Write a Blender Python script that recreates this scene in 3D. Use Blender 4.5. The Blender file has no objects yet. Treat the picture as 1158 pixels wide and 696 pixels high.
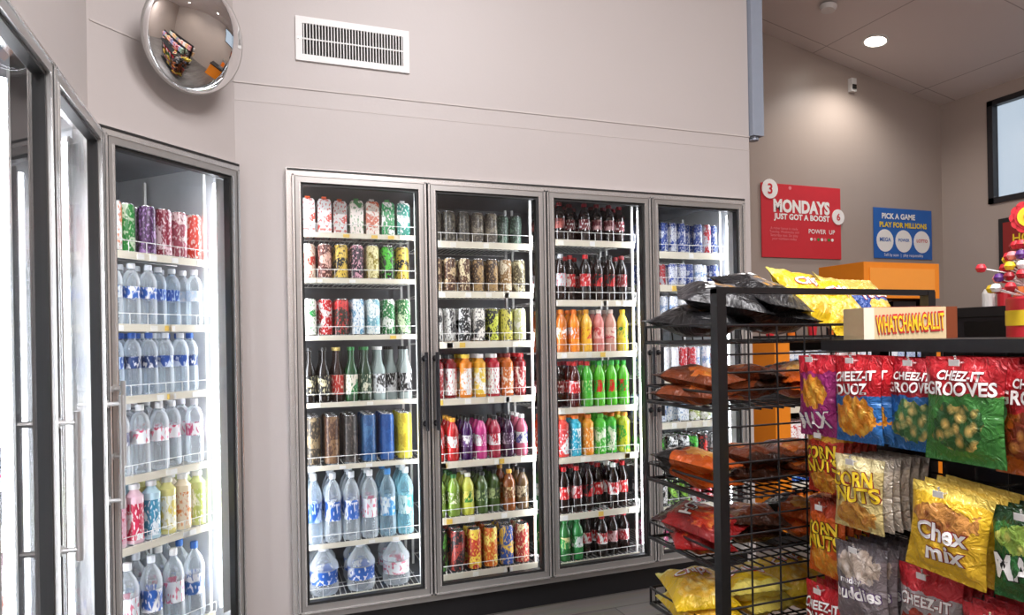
import bpy, math, random
import numpy as np
from mathutils import Matrix, Vector, Euler
random.seed(7); rng=np.random.RandomState(5)
S=bpy.context.scene
S.view_settings.view_transform='Standard'
S.view_settings.look='None'
COL=S.collection

def srgb(h):
    if isinstance(h,str):
        h=h.lstrip('#')
        if len(h)==3: h=''.join(ch*2 for ch in h)
        c=[int(h[i:i+2],16)/255 for i in (0,2,4)]
    else: c=list(h)
    return tuple((x/12.92 if x<=.04045 else ((x+.055)/1.055)**2.4) for x in c)+(1.0,)

# ---------------------------------------------------------------- materials
def newmat(name):
    m=bpy.data.materials.new(name); m.use_nodes=True
    nt=m.node_tree; b=nt.nodes['Principled BSDF']
    return m,nt,b
def pmat(name,col,rough=.5,metal=0,noise=0,nscale=20,bump=0,bscale=60,coat=0):
    m,nt,b=newmat(name); c=srgb(col)
    b.inputs['Roughness'].default_value=rough; b.inputs['Metallic'].default_value=metal
    b.inputs['Base Color'].default_value=c
    if coat: b.inputs['Coat Weight'].default_value=coat
    tc=nt.nodes.new('ShaderNodeTexCoord')
    n=nt.nodes.new('ShaderNodeTexNoise'); n.inputs['Scale'].default_value=nscale; n.inputs['Detail'].default_value=4
    nt.links.new(tc.outputs['Object'],n.inputs['Vector'])
    mx=nt.nodes.new('ShaderNodeMix'); mx.data_type='RGBA'
    k=max(noise,.02)
    mx.inputs[6].default_value=tuple(x*(1-k) for x in c[:3])+(1,)
    mx.inputs[7].default_value=tuple(min(1,x*(1+k)) for x in c[:3])+(1,)
    nt.links.new(n.outputs['Fac'],mx.inputs[0]); nt.links.new(mx.outputs[2],b.inputs['Base Color'])
    if bump:
        n2=nt.nodes.new('ShaderNodeTexNoise'); n2.inputs['Scale'].default_value=bscale; n2.inputs['Detail'].default_value=5
        nt.links.new(tc.outputs['Object'],n2.inputs['Vector'])
        bp=nt.nodes.new('ShaderNodeBump'); bp.inputs['Strength'].default_value=bump; bp.inputs['Distance'].default_value=.01
        nt.links.new(n2.outputs['Fac'],bp.inputs['Height']); nt.links.new(bp.outputs['Normal'],b.inputs['Normal'])
    return m
def emat(name,col,s):
    m,nt,b=newmat(name); c=srgb(col)
    b.inputs['Base Color'].default_value=c
    b.inputs['Emission Color'].default_value=c; b.inputs['Emission Strength'].default_value=s
    return m

M_wall=pmat('painted_wall','#b6afac',.45,noise=.02,nscale=2.5,bump=.03,bscale=90)
M_wall2=pmat('painted_wall_taupe','#a89b92',.38,noise=.03,nscale=2,bump=.04,bscale=90)
M_seam=pmat('wall_seam','#bfb8b4',.5)
M_chrome=pmat('brushed_aluminium','#e2e2e1',.22,.75,noise=.06,nscale=8)
M_alu=pmat('satin_aluminium','#b9b8b6',.3,.72,noise=.08,nscale=8)
M_gasket=pmat('black_gasket','#1c1c1c',.5)
M_int=pmat('cooler_liner','#6e7074',.6,noise=.1)
M_side=pmat('cooler_side_liner','#d4d6d8',.45,noise=.04)
M_kick=pmat('black_kickplate','#17171a',.35,noise=.1)
M_shelf=pmat('white_wire','#dededa',.4)
M_rail=pmat('price_rail','#e2dcca',.45,noise=.05)
M_black=pmat('black_powdercoat','#131315',.38,noise=.1)
M_dark=pmat('dark_steel','#26262a',.4,.3)
M_white=pmat('white_enamel','#dcdcda',.4)
M_ventdk=pmat('vent_dark','#1f1c1a',.8)
M_conduit=pmat('conduit_paint','#8d96a4',.35,noise=.05)
M_orange=pmat('orange_laminate','#e8871c',.4,noise=.05)
M_tube=emat('led_tube','#f6f8ff',16.0)
M_mirror=pmat('mirror_face','#f2f2f2',.02,1.0)

def glassmat(name,tint=(.95,.965,.965)):
    m=bpy.data.materials.new(name); m.use_nodes=True; nt=m.node_tree; nt.nodes.clear()
    o=nt.nodes.new('ShaderNodeOutputMaterial'); mix=nt.nodes.new('ShaderNodeMixShader')
    t=nt.nodes.new('ShaderNodeBsdfTransparent'); t.inputs[0].default_value=tint+(1,)
    g=nt.nodes.new('ShaderNodeBsdfGlossy'); g.inputs['Roughness'].default_value=.015; g.inputs[0].default_value=(.95,.95,.95,1)
    lw=nt.nodes.new('ShaderNodeFresnel'); lw.inputs[0].default_value=1.5
    mul=nt.nodes.new('ShaderNodeMath'); mul.operation='MULTIPLY'; mul.inputs[1].default_value=.8; mul.use_clamp=True
    nt.links.new(lw.outputs[0],mul.inputs[0]); nt.links.new(mul.outputs[0],mix.inputs[0])
    nt.links.new(t.outputs[0],mix.inputs[1]); nt.links.new(g.outputs[0],mix.inputs[2]); nt.links.new(mix.outputs[0],o.inputs[0])
    return m
M_glass=glassmat('door_glass')

def printed_mat():
    m,nt,b=newmat('printed_label'); N=nt.nodes; L=nt.links
    a=N.new('ShaderNodeAttribute'); a.attribute_name='Col'
    a2=N.new('ShaderNodeAttribute'); a2.attribute_name='Col2'
    uv=N.new('ShaderNodeUVMap'); uv.uv_map='UVMap'
    mp=N.new('ShaderNodeMapping'); mp.inputs['Scale'].default_value=(3.2,2.4,1); L.new(uv.outputs[0],mp.inputs[0])
    n=N.new('ShaderNodeTexNoise'); n.inputs['Scale'].default_value=1.2; n.inputs['Detail'].default_value=.5; L.new(mp.outputs[0],n.inputs['Vector'])
    r=N.new('ShaderNodeMapRange'); r.inputs[1].default_value=.56; r.inputs[2].default_value=.585; L.new(n.outputs['Fac'],r.inputs[0])
    mx=N.new('ShaderNodeMix'); mx.data_type='RGBA'; L.new(r.outputs[0],mx.inputs[0]); L.new(a.outputs[0],mx.inputs[6]); L.new(a2.outputs[0],mx.inputs[7])
    mp2=N.new('ShaderNodeMapping'); mp2.inputs['Scale'].default_value=(30,13,1); L.new(uv.outputs[0],mp2.inputs[0])
    n2=N.new('ShaderNodeTexNoise'); n2.inputs['Scale'].default_value=1.0; n2.inputs['Detail'].default_value=0; L.new(mp2.outputs[0],n2.inputs['Vector'])
    r2=N.new('ShaderNodeMapRange'); r2.inputs[1].default_value=.6; r2.inputs[2].default_value=.63; r2.inputs[4].default_value=.8; L.new(n2.outputs['Fac'],r2.inputs[0])
    inv=N.new('ShaderNodeMix'); inv.data_type='RGBA'; L.new(r.outputs[0],inv.inputs[0]); L.new(a2.outputs[0],inv.inputs[6]); L.new(a.outputs[0],inv.inputs[7])
    mx2=N.new('ShaderNodeMix'); mx2.data_type='RGBA'; L.new(r2.outputs[0],mx2.inputs[0]); L.new(mx.outputs[2],mx2.inputs[6]); L.new(inv.outputs[2],mx2.inputs[7])
    L.new(mx2.outputs[2],b.inputs['Base Color']); b.inputs['Roughness'].default_value=.32
    return m
def solid_attr(name,rough,metal=0,coat=0):
    m,nt,b=newmat(name); a=nt.nodes.new('ShaderNodeAttribute'); a.attribute_name='Col'
    nt.links.new(a.outputs[0],b.inputs['Base Color']); b.inputs['Roughness'].default_value=rough; b.inputs['Metallic'].default_value=metal
    b.inputs['Coat Weight'].default_value=coat
    return m
def clear_mat():
    m=bpy.data.materials.new('clear_pet'); m.use_nodes=True; nt=m.node_tree; nt.nodes.clear(); N=nt.nodes; L=nt.links
    o=N.new('ShaderNodeOutputMaterial'); a=N.new('ShaderNodeAttribute'); a.attribute_name='Col'
    t=N.new('ShaderNodeBsdfTransparent'); L.new(a.outputs[0],t.inputs[0])
    p=N.new('ShaderNodeBsdfPrincipled'); L.new(a.outputs[0],p.inputs['Base Color']); p.inputs['Roughness'].default_value=.12
    p.inputs['Specular IOR Level'].default_value=.9
    lw=N.new('ShaderNodeLayerWeight'); lw.inputs[0].default_value=.4
    mr=N.new('ShaderNodeMapRange'); mr.inputs[3].default_value=.16; mr.inputs[4].default_value=.9; L.new(lw.outputs['Facing'],mr.inputs[0])
    mix=N.new('ShaderNodeMixShader'); L.new(mr.outputs[0],mix.inputs[0]); L.new(t.outputs[0],mix.inputs[1]); L.new(p.outputs[0],mix.inputs[2]); L.new(mix.outputs[0],o.inputs[0])
    return m
PM=[printed_mat(),clear_mat(),solid_attr('bottled_drink',.12,0,.5),solid_attr('can_metal',.25,.9),solid_attr('plastic_cap',.35)]

# ---------------------------------------------------------------- mesh builder
class MB:
    def __init__(s): s.v=[];s.f=[];s.m=[];s.c=[];s.c2=[];s.uv=[];s.n=0;s.mats=[]
    def mi(s,mat):
        if mat not in s.mats: s.mats.append(mat)
        return s.mats.index(mat)
    def add(s,v,f,mat,col=(1,1,1,1),col2=(1,1,1,1),uv=None,T=None):
        v=np.asarray(v,float)
        if T is not None:
            A=np.array(T); v=v@A[:3,:3].T+A[:3,3]
        f=np.asarray(f,int)
        s.v.append(v); s.f.append(f+s.n); s.n+=len(v)
        k=len(f)
        if isinstance(mat,np.ndarray): s.m.append(mat)
        else: s.m.append(np.full(k,s.mi(mat)))
        col=np.asarray(col,float); col2=np.asarray(col2,float)
        s.c.append(col if col.ndim==2 else np.tile(col,(k,1))); s.c2.append(col2 if col2.ndim==2 else np.tile(col2,(k,1)))
        s.uv.append(uv if uv is not None else np.zeros((k,4,2)))
    def box(s,x0,x1,y0,y1,z0,z1,mat,T=None,col=(1,1,1,1)):
        v=[(x0,y0,z0),(x1,y0,z0),(x1,y1,z0),(x0,y1,z0),(x0,y0,z1),(x1,y0,z1),(x1,y1,z1),(x0,y1,z1)]
        f=[(0,3,2,1),(4,5,6,7),(0,1,5,4),(1,2,6,5),(2,3,7,6),(3,0,4,7)]
        uv=np.tile(np.array([[0,0],[1,0],[1,1],[0,1]],float),(6,1,1))
        s.add(v,f,mat,col,uv=uv,T=T)
    def rod(s,p,q,r,mat,n=6,T=None,col=(1,1,1,1)):
        if n%2: n+=1
        p=Vector(p);q=Vector(q);d=(q-p).normalized()
        a=d.orthogonal().normalized();b=d.cross(a)
        v=[]
        for c in (p,q):
            for i in range(n):
                t=2*math.pi*i/n; v.append(tuple(c+a*math.cos(t)*r+b*math.sin(t)*r))
        v.append(tuple(p));v.append(tuple(q))
        f=[(i,(i+1)%n,n+(i+1)%n,n+i) for i in range(n)]
        for i in range(0,n,2):
            f.append((2*n,(i+2)%n,(i+1)%n,i)); f.append((2*n+1,n+i,n+(i+1)%n,n+(i+2)%n))
        s.add(v,f,mat,col,T=T)
    def lathe(s,prof,mat,n=16,T=None,col=(1,1,1,1)):
        v=[];f=[]
        for (r,z) in prof:
            for i in range(n):
                t=2*math.pi*i/n; v.append((max(r,1e-4)*math.cos(t),max(r,1e-4)*math.sin(t),z))
        for k in range(len(prof)-1):
            for i in range(n):
                f.append((k*n+i,k*n+(i+1)%n,(k+1)*n+(i+1)%n,(k+1)*n+i))
        s.add(v,f,mat,col,T=T)
    def build(s,name,smooth=False,parent=None,T=None):
        V=np.concatenate(s.v);F=np.concatenate(s.f)
        origin=Vector((0,0,0))
        if T is not None:
            A=np.array(T); V=V@A[:3,:3].T+A[:3,3]
        if parent is None:
            o=np.array([(V[:,0].min()+V[:,0].max())/2,(V[:,1].min()+V[:,1].max())/2,V[:,2].min()]); V=V-o; origin=Vector(o)
        me=bpy.data.meshes.new(name)
        me.vertices.add(len(V)); me.vertices.foreach_set('co',V.ravel())
        k=len(F); me.loops.add(k*4); me.loops.foreach_set('vertex_index',F.ravel().astype(np.int32))
        me.polygons.add(k); me.polygons.foreach_set('loop_start',np.arange(0,k*4,4,dtype=np.int32))
        me.polygons.foreach_set('material_index',np.concatenate(s.m).astype(np.int32))
        me.polygons.foreach_set('use_smooth',np.full(k,bool(smooth)))
        me.update(calc_edges=True)
        uvl=me.uv_layers.new(name='UVMap'); uvl.data.foreach_set('uv',np.concatenate(s.uv).ravel())
        for nm,arr in (('Col',s.c),('Col2',s.c2)):
            ca=me.color_attributes.new(nm,'FLOAT_COLOR','CORNER')
            ca.data.foreach_set('color',np.repeat(np.concatenate(arr),4,axis=0).ravel())
        for m in s.mats: me.materials.append(m)
        me.validate()
        if smooth: me.set_sharp_from_angle(angle=math.radians(35))
        o=bpy.data.objects.new(name,me); COL.objects.link(o); o.location=origin
        if parent: o.parent=parent
        return o
def box_obj(name,x0,x1,y0,y1,z0,z1,mat,parent=None,T=None):
    b=MB(); b.box(x0,x1,y0,y1,z0,z1,mat); return b.build(name,parent=parent,T=T)
def empty(name,loc=(0,0,0)):
    e=bpy.data.objects.new(name,None); COL.objects.link(e); e.location=loc; e.empty_display_size=.1; return e

# ---------------------------------------------------------------- text
def text_polys(txt,bold=.0,res=3):
    cu=bpy.data.curves.new('t','FONT'); cu.body=txt; cu.align_x='CENTER'; cu.align_y='CENTER'; cu.offset=bold; cu.resolution_u=res; cu.space_character=1.02
    o=bpy.data.objects.new('t',cu); COL.objects.link(o)
    bpy.context.view_layer.update()
    me=bpy.data.meshes.new_from_object(o)
    v=np.array([p.co[:] for p in me.vertices]); me.calc_loop_triangles()
    t=np.array([tuple(x.vertices) for x in me.loop_triangles])
    bpy.data.objects.remove(o); bpy.data.curves.remove(cu); bpy.data.meshes.remove(me)
    return v,t
_tc={}
def text_cached(txt,bold):
    if (txt,bold) not in _tc: _tc[(txt,bold)]=text_polys(txt,bold)
    return _tc[(txt,bold)]
def text_add(mb,txt,cx,cy,w,mat,fz,bold=.02,hmax=None,rot=0,squash=1.0):
    v,t=text_cached(txt,bold)
    if len(v)==0: return
    v0=text_cached(txt,.02)[0]
    W=v0[:,0].max()-v0[:,0].min(); H=v0[:,1].max()-v0[:,1].min(); s=w/W; sy=s*squash
    if hmax and H*sy>hmax: sy=hmax/H
    x=(v[:,0]-(v0[:,0].max()+v0[:,0].min())/2)*s; y=(v[:,1]-(v0[:,1].max()+v0[:,1].min())/2)*sy
    X=cx+x*math.cos(rot)-y*math.sin(rot); Y=cy+x*math.sin(rot)+y*math.cos(rot)
    Z=np.array([fz(a,b) for a,b in zip(X,Y)])
    mb.tri=getattr(mb,'tri',[])
    mb.tri.append((np.column_stack([X,Y,Z]),t,mat))
def build_with_tris(mb,name,smooth=False):
    tris=getattr(mb,'tri',[])
    V=[np.concatenate(mb.v)]; faces=[tuple(q) for q in np.concatenate(mb.f)]
    n=len(V[0]); mi=list(np.concatenate(mb.m)); uvs=list(np.concatenate(mb.uv).reshape(-1,2))
    for (v,t,mat) in tris:
        k=mb.mi(mat); V.append(v); faces+= [tuple(int(a)+n for a in q) for q in t]; n+=len(v); mi+=[k]*len(t); uvs+= [(0,0)]*(3*len(t))
    V=np.concatenate(V)
    me=bpy.data.meshes.new(name); me.from_pydata(V.tolist(),[],[tuple(int(a) for a in q) for q in faces])
    me.polygons.foreach_set('material_index',np.array(mi,dtype=np.int32))
    if smooth: me.polygons.foreach_set('use_smooth',np.ones(len(faces),bool))
    uvl=me.uv_layers.new(name='UVMap'); uvl.data.foreach_set('uv',np.array(uvs,dtype=float).ravel())
    for m in mb.mats: me.materials.append(m)
    me.update()
    return me

# ---------------------------------------------------------------- product templates
def tmpl(prof,secs,n=14,square=False):
    v=[];f=[];uv=[];sid=[]
    off=math.pi/4 if square else 0
    for (r,z) in prof:
        r=max(r,2e-4)
        for i in range(n):
            t=2*math.pi*i/n+off; v.append((r*math.cos(t),r*math.sin(t),z))
    H=prof[-1][1]
    for k in range(len(prof)-1):
        for i in range(n):
            f.append((k*n+i,k*n+(i+1)%n,(k+1)*n+(i+1)%n,(k+1)*n+i)); sid.append(secs[k])
            u0=i/n;u1=(i+1)/n; a=prof[k][1]/H;b=prof[k+1][1]/H
            uv.append([(u0,a),(u1,a),(u1,b),(u0,b)])
    return np.array(v),np.array(f),np.array(uv),np.array(sid)
# sections 0 body 1 label 2 cap 3 metal
def T_can(r,h): return tmpl([(0,.002),(r*.75,.0),(r,.009),(r,h-.016),(r*.84,h-.003),(r*.84,h),(r*.77,h-.004),(0,h-.005)],[3,3,1,1,3,3,3],16)
def T_bottle(r,h,lab=(.30,.60),neck=.013):
    a,b=lab
    return tmpl([(0,.004),(r*.6,0),(r*.93,.004),(r,.018),(r*.99,a*h),(r*.95,a*h+.004),(r*.95,b*h-.004),(r*1.0,b*h),(r*.97,b*h+.1*h),(r*.72,.80*h if b<.64 else .84*h),(neck*1.05,.885*h),(neck,.91*h),(neck*1.2,.912*h),(neck*1.2,h-.003),(neck*1.1,h),(0,h)],[0,0,0,0,0,1,0,0,0,0,0,2,2,2,2],14)
def T_glassb(r,h):
    return tmpl([(0,0),(r*.95,0),(r,.01),(r,.14*h),(r,.5*h),(r*.98,.56*h),(r*.45,.74*h),(.012,.86*h),(.012,.94*h),(.0145,.94*h),(.0145,h),(0,h)],[0,0,0,1,0,0,0,0,2,2,2],14)
def T_box(r,h):
    q=r*1.3
    return tmpl([(0,0),(q,0),(q,h*.86),(q*.75,h*.93),(.016,h*.93),(.016,h),(0,h)],[1,1,1,1,2,2],4,True)
def T_jug(r,h):
    return tmpl([(0,0),(r*.9,0),(r,.02),(r,.2*h),(r*.94,.23*h),(r*.94,.5*h),(r,.53*h),(r*.95,.62*h),(r*.5,.82*h),(.02,.9*h),(.024,.9*h),(.024,h),(0,h)],[0,0,0,0,1,0,0,0,0,2,2,2],16)
_tm={}
def get_t(kind,r,h):
    k=(kind,round(r,4),round(h,4))
    if k not in _tm:
        _tm[k]={'can':T_can,'bottle':T_bottle,'tall':lambda r,h:T_bottle(r,h,(.42,.64)),'wrap':lambda r,h:T_bottle(r,h,(.06,.70),.017),'glass':T_glassb,'box':T_box,'jug':T_jug}[kind](r,h)
    return _tm[k]
BODYMAT={'can':3,'bottle':2,'tall':2,'wrap':2,'glass':2,'box':0,'jug':1}
def P(label,label2='#ffffff',body='#888888',cap='#dddddd',clear=False):
    return dict(l=srgb(label),l2=srgb(label2),b=srgb(body),c=srgb(cap),clear=clear)
def add_item(mb,kind,r,h,p,pos,rz):
    v,f,uv,sid=get_t(kind,r,h)
    c,s_=math.cos(rz),math.sin(rz); R=np.array([[c,-s_,0],[s_,c,0],[0,0,1]])
    V=v@R.T+np.array(pos)
    bm=1 if p['clear'] else BODYMAT[kind]
    lut=np.array([bm,0,4,3]); cl=np.array([p['b'],p['l'],p['c'],srgb('#b8b8b8')])
    u2=uv+np.array([(p['l'][0]*7+p['l'][1]*13+p['l'][2]*5)%9, (sum(p['l2'])*13.7)%11])
    mb.add(V,f,lut[sid],cl[sid],np.tile(np.array(p['l2']),(len(f),1)),u2)
def product_row(name,T,x0,x1,yf,z,kind,r,h,prods,depth=3,gap=.004):
    mb=MB(); mb.mats=list(PM)
    wid=2*r*(1.3*.7071 if kind=='box' else 1)+gap
    n=int((x1-x0)//wid); step=(x1-x0)/n
    for i in range(n):
        p=prods[min(len(prods)-1,int(i*len(prods)/n))]
        push=0 if random.random()>.2 else random.uniform(.0,.05)
        for d in range(depth):
            if d>0 and random.random()>.95: continue
            x=x0+step*(i+.5); y=yf+r+d*(2*r+gap)+push
            rz=random.uniform(-.5,.5) if kind!='box' else 0
            add_item(mb,kind,r,h,p,(x,y,z),rz)
    return mb.build(name,smooth=True,T=T)

# ---------------------------------------------------------------- cooler
PITCH=.62; ZB=.14; ZT=2.15
def TR(ox,oy,ang): return Matrix.Translation((ox,oy,0))@Matrix.Rotation(ang,4,'Z')
def make_cooler(ox,oy,ang,nd,zshelves,handles,depth=.75,margin=.02,handmat=None,rail_h=None,hz=(1.0,1.38)):
    T=TR(ox,oy,ang); root=empty('beverage_cooler',(ox,oy,0))
    W=nd*PITCH
    Tl=Matrix.Rotation(ang,4,'Z')
    def put(mb,name,smooth=False): return mb.build(name,smooth=smooth,parent=root,T=Tl)
    b=MB(); t=.03; d0=.045
    b.box(-.01,W+.01,depth,depth+t,.02,ZT+.05,M_int); b.box(-.01-t,-.01,d0,depth+t,.02,ZT+.05,M_side); b.box(W+.01,W+.01+t,d0,depth+t,.02,ZT+.05,M_side)
    b.box(-.01,W+.01,d0,depth,ZT+.02,ZT+.05,M_int); b.box(-.01,W+.01,d0,depth,.03,ZB+.0,M_int)
    put(b,'cabinet_liner')
    b=MB()
    b.box(-margin,W+margin,-.03,.045,ZT-.015,ZT+.015,M_chrome); b.box(-margin,W+margin,-.03,.045,ZB-.02,ZB+.012,M_alu)
    b.box(-margin,.004,-.03,.045,ZB+.012,ZT-.015,M_chrome); b.box(W-.004,W+margin,-.03,.045,ZB+.012,ZT-.015,M_chrome)
    for i in range(1,nd): b.box(i*PITCH-.022,i*PITCH+.022,.0,.045,ZB+.012,ZT-.015,M_gasket)
    b.box(-margin+.004,W+margin-.004,-.034,-.03,ZT+.004,ZT+.012,M_gasket)
    put(b,'outer_frame')
    b=MB(); b.box(-margin,W+margin,.0,.06,0,ZB-.02,M_kick); put(b,'kick_plate')
    for i in range(nd):
        a0=i*PITCH+.006; a1=(i+1)*PITCH-.006; z0=ZB+.015; z1=ZT-.018; s=.034; g=.012
        b=MB()
        b.box(a0,a0+s,-.05,-.012,z0,z1,M_alu); b.box(a1-s,a1,-.05,-.012,z0,z1,M_alu)
        b.box(a0+s,a1-s,-.05,-.012,z1-s,z1,M_alu); b.box(a0+s,a1-s,-.05,-.012,z0,z0+s,M_alu)
        for (p,q) in ((a0-.001,a0+.007),(a1-.007,a1+.001)): b.box(p,q,-.054,-.049,z0,z1,M_chrome)
        for (p,q) in ((a0+.009,a0+.012),(a1-.012,a1-.009)): b.box(p,q,-.0515,-.049,z0+.01,z1-.01,M_gasket)
        for (p,q) in ((a0+s-.006,a0+s+.001),(a1-s-.001,a1-s+.006)): b.box(p,q,-.053,-.049,z0+s,z1-s,M_chrome)
        b.box(a0,a1,-.054,-.049,z1-.007,z1,M_chrome); b.box(a0,a1,-.054,-.049,z0,z0+.007,M_chrome)
        b.box(a0+s,a0+s+g,-.04,-.008,z0+s,z1-s,M_gasket); b.box(a1-s-g,a1-s,-.04,-.008,z0+s,z1-s,M_gasket)
        b.box(a0+s+g,a1-s-g,-.04,-.008,z1-s-g,z1-s,M_gasket); b.box(a0+s+g,a1-s-g,-.04,-.008,z0+s,z0+s+g,M_gasket)
        put(b,'door_frame_%d'%(i+1))
        b=MB(); y=-.025
        b.add([(a0+s+.004,y,z0+s+.004),(a1-s-.004,y,z0+s+.004),(a1-s-.004,y,z1-s-.004),(a0+s+.004,y,z1-s-.004)],[(0,1,2,3)],M_glass)
        put(b,'door_glass_%d'%(i+1))
        hx=handles[i]
        if hx is not None:
            hm=handmat or M_dark; x=(a1-.02) if hx>0 else (a0+.02); b=MB(); h0,h1=hz
            b.rod((x,-.095,h0),(x,-.095,h1),.009,hm,10)
            for zz in (h0+.03,h1-.03): b.rod((x,-.095,zz),(x,-.05,zz),.008,hm,8)
            for zz in (h0+.03,h1-.03): b.lathe([(0,0),(.015,0),(.015,.006),(0,.006)],hm,10,T=Matrix.Translation((x,-.05,zz))@Matrix.Rotation(math.pi/2,4,'X'))
            put(b,'door_handle_%d'%(i+1),True)
    b=MB(); hs=MB()
    for i in range(nd+1):
        x=i*PITCH + (.02 if i==0 else (-.02 if i==nd else 0))
        hs.box(x-.022,x+.022,.046,.052,ZB+.06,ZT-.05,M_white)
        b.rod((x,.068,ZB+.08),(x,.068,ZT-.07),.0155,M_tube,10)
    put(hs,'lamp_housing'); put(b,'led_tubes',True)
    for i in range(nd):
        b=MB(); x0=i*PITCH+.02; x1=(i+1)*PITCH-.02
        if i==0:x0+=.02
        if i==nd-1:x1-=.02
        for z in zshelves[i]:
            rh=rail_h[i] if rail_h else .026
            b.box(x0,x1,.095,.101,z-rh,z+.004,M_rail)
            for k in range(22):
                x=x0+(x1-x0)*(k+.5)/22; b.rod((x,.101,z-.0022),(x,.55,z-.0022),.0022,M_shelf,4)
            for yy in (.11,.3,.54): b.rod((x0,yy,z-.0075),(x1,yy,z-.0075),.003,M_shelf,6)
            b.rod((x0,.092,z+.045),(x1,.092,z+.045),.0018,M_shelf,6)
            for k in range(8):
                x=x0+(x1-x0)*k/7; b.rod((x,.092,z),(x,.092,z+.045),.0015,M_shelf,4)
            for k in range(random.randint(2,5)):
                x=random.uniform(x0+.03,x1-.06); c=random.choice(['#e7c35c','#f1f1ee','#f1f1ee','#f4f2ea','#eceae2'])
                b.box(x,x+.03,.0925,.095,z-rh+.003,z-.002,PM[4],col=srgb(c))
        for x in (x0,x1):
            for yy in (.12,.5): b.box(x-.006,x+.006,yy,yy+.012,ZB,ZT-.02,M_shelf)
        put(b,'wire_shelves_%d'%(i+1))
    return T

W='#f2f2f2'
red=P('#c01820',W); rb=P('#20408c','#c8ccd6'); redw=P(W,'#c8202a')
cola=P('#c4161c','#e8e0d8','#1c0b07','#b8141a'); diet=P('#b9bcc0','#c4161c','#1c0b07','#b9bcc0'); zero=P('#1a1a1a','#c4161c','#1c0b07','#111111')
dp=P('#6e1420',W,'#1e0808','#7a1220')
org=P('#f07a1c',W,'#f08a20','#f07a1c'); yel=P('#f0d020','#2a8a3a','#f2d43a','#f0c020'); lime=P('#35b83c','#e02828','#5cc42e','#2fae3a')
B1='#f2f7fa'
water=P('#2e62b8',W,B1,'#e9eef4',True); waterb=P('#1c4fa6','#bfd8f4','#e6f0f8','#f0f4f8',True); waterp=P('#e6e9ec','#d8406c',B1,'#f4f4f4',True); waterd=P('#203a6c','#e8e8ea','#eaf1f7','#2a5cb0',True)
black=P('#141414','#4ec23a'); gold=P('#d8b84a','#1a1a1a'); blue=P('#1c4aa8','#8cc6f0'); yellow=P('#ecd63a','#3a9a48')
silver=P('#c8ccd4','#1c3c94'); rbw=P('#e6eaf0','#7c9cc8'); rbr=P('#c02430','#ced2da')

Z1=[1.894,1.677,1.404,1.085,.786,.415,.165]; Z2=[1.874,1.62,1.364,1.076,.757,.474,.19]
Z3=[1.905,1.579,1.297,.9965,.73,.424,.165]; Z4=[1.858,1.668,1.46,1.14,.88,.63,.40,.165]
T=make_cooler(0,0,0,4,[Z1,Z2,Z3,Z4],[1,-1,1,-1],rail_h=[.02,.03,.03,.034],hz=(.95,1.32))
def R(door,i,name,kind,r,h,prods,**k):
    Z=[Z1,Z2,Z3,Z4][door][i]; x0=door*PITCH+.045; x1=(door+1)*PITCH-.045
    product_row(name,T,x0,x1,.106,Z,kind,r,h,prods,**k)
R(0,0,'juice_cartons','box',.034,.18,[P(W,'#d8402c','#fff','#e05a2a')]*2+[P('#f3e9e2','#3a8a4a','#fff','#2f8a3a'),P('#f0e6da','#c85a30','#fff','#e8e8e8')]+[P('#2c9a5a',W,cap='#3aa04a'),P('#3a8c7c',W,cap='#e8e8e8')])
R(0,1,'tea_cans','can',.033,.17,[P('#e8dcc8','#c03828'),P('#5a2a24','#e0b0a0'),gold,P('#2a1a2c','#d8a0b0'),P('#e0d8a0','#8a7a20'),black,gold,black])
R(0,2,'soda_cans','can',.033,.18,[P('#f0f4ea','#2a9a48'),P('#c41c24',W),P('#30281f','#cf3030'),P('#dfe8ee','#4a90b8'),P('#e8f0ee','#78b0c0'),P('#1e7a3a','#e9efe4'),P('#226a30','#d8e8c0')])
R(0,3,'glass_soda_bottles','glass',.031,.265,[P('#1a1a1a','#e0d8b0','#15100d','#2a2a2a'),P('#b82a22','#e8e0d0','#2a120c','#d8c070'),P('#e8e0d0','#247a3a','#1c4a26','#2a7a3a'),P('#203f28','#d8d8c0','#1b3a22','#308040'),P('#e8ecee','#303030','#9fb0ac','#e8e8e8'),P('#191919','#d8d8d8','#8d9a98','#222222'),P('#191919','#e8e8e8','#a8b4b0','#222222')])
R(0,4,'tall_tea_cans','can',.036,.235,[P('#3a332c','#8c7a5c'),P('#50362a','#8a6a4c'),P('#3a3634','#6a605a'),P('#1f4c7e','#3c6c9c'),P('#174a8e','#2c5ca0'),P('#e8d848','#c8b030'),P('#ece060','#d0a830')])
R(0,5,'large_water_bottles','bottle',.040,.33,[waterb,water,water,waterp,P('#d8e4e8','#3a8ac0','#cfe6f0','#3a8ad0',True),P('#d0f0f0','#3aa0b0','#c8ecf4','#eef6f8',True)])
R(0,6,'water_jugs','jug',.07,.225,[water,waterp],depth=2)
R(1,0,'iced_coffee_cans','can',.033,.16,[P('#3c3a34','#7a7464'),P('#504a42','#8c8474'),P('#34423a','#6e8a78')])
R(1,1,'iced_tea_cans','can',.033,.175,[P('#4a2a18','#c8b088'),P('#5a3820','#e0d0a8'),P('#3c2818','#a88858'),P('#8c6a3c','#e8dcc0'),P('#5a5038','#d0c8a0')])
R(1,2,'sparkling_drink_cans','can',.033,.175,[P('#e4e4e0','#2a2a2a'),P('#dfe0dc','#3c3c40'),P('#1e1e1e','#e0e0e0'),P('#ece8e0','#4a4a4a'),P('#1d1d1f','#c8d048'),P('#d8d060','#303030'),P('#c0c48c','#e8e8e0')])
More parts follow.
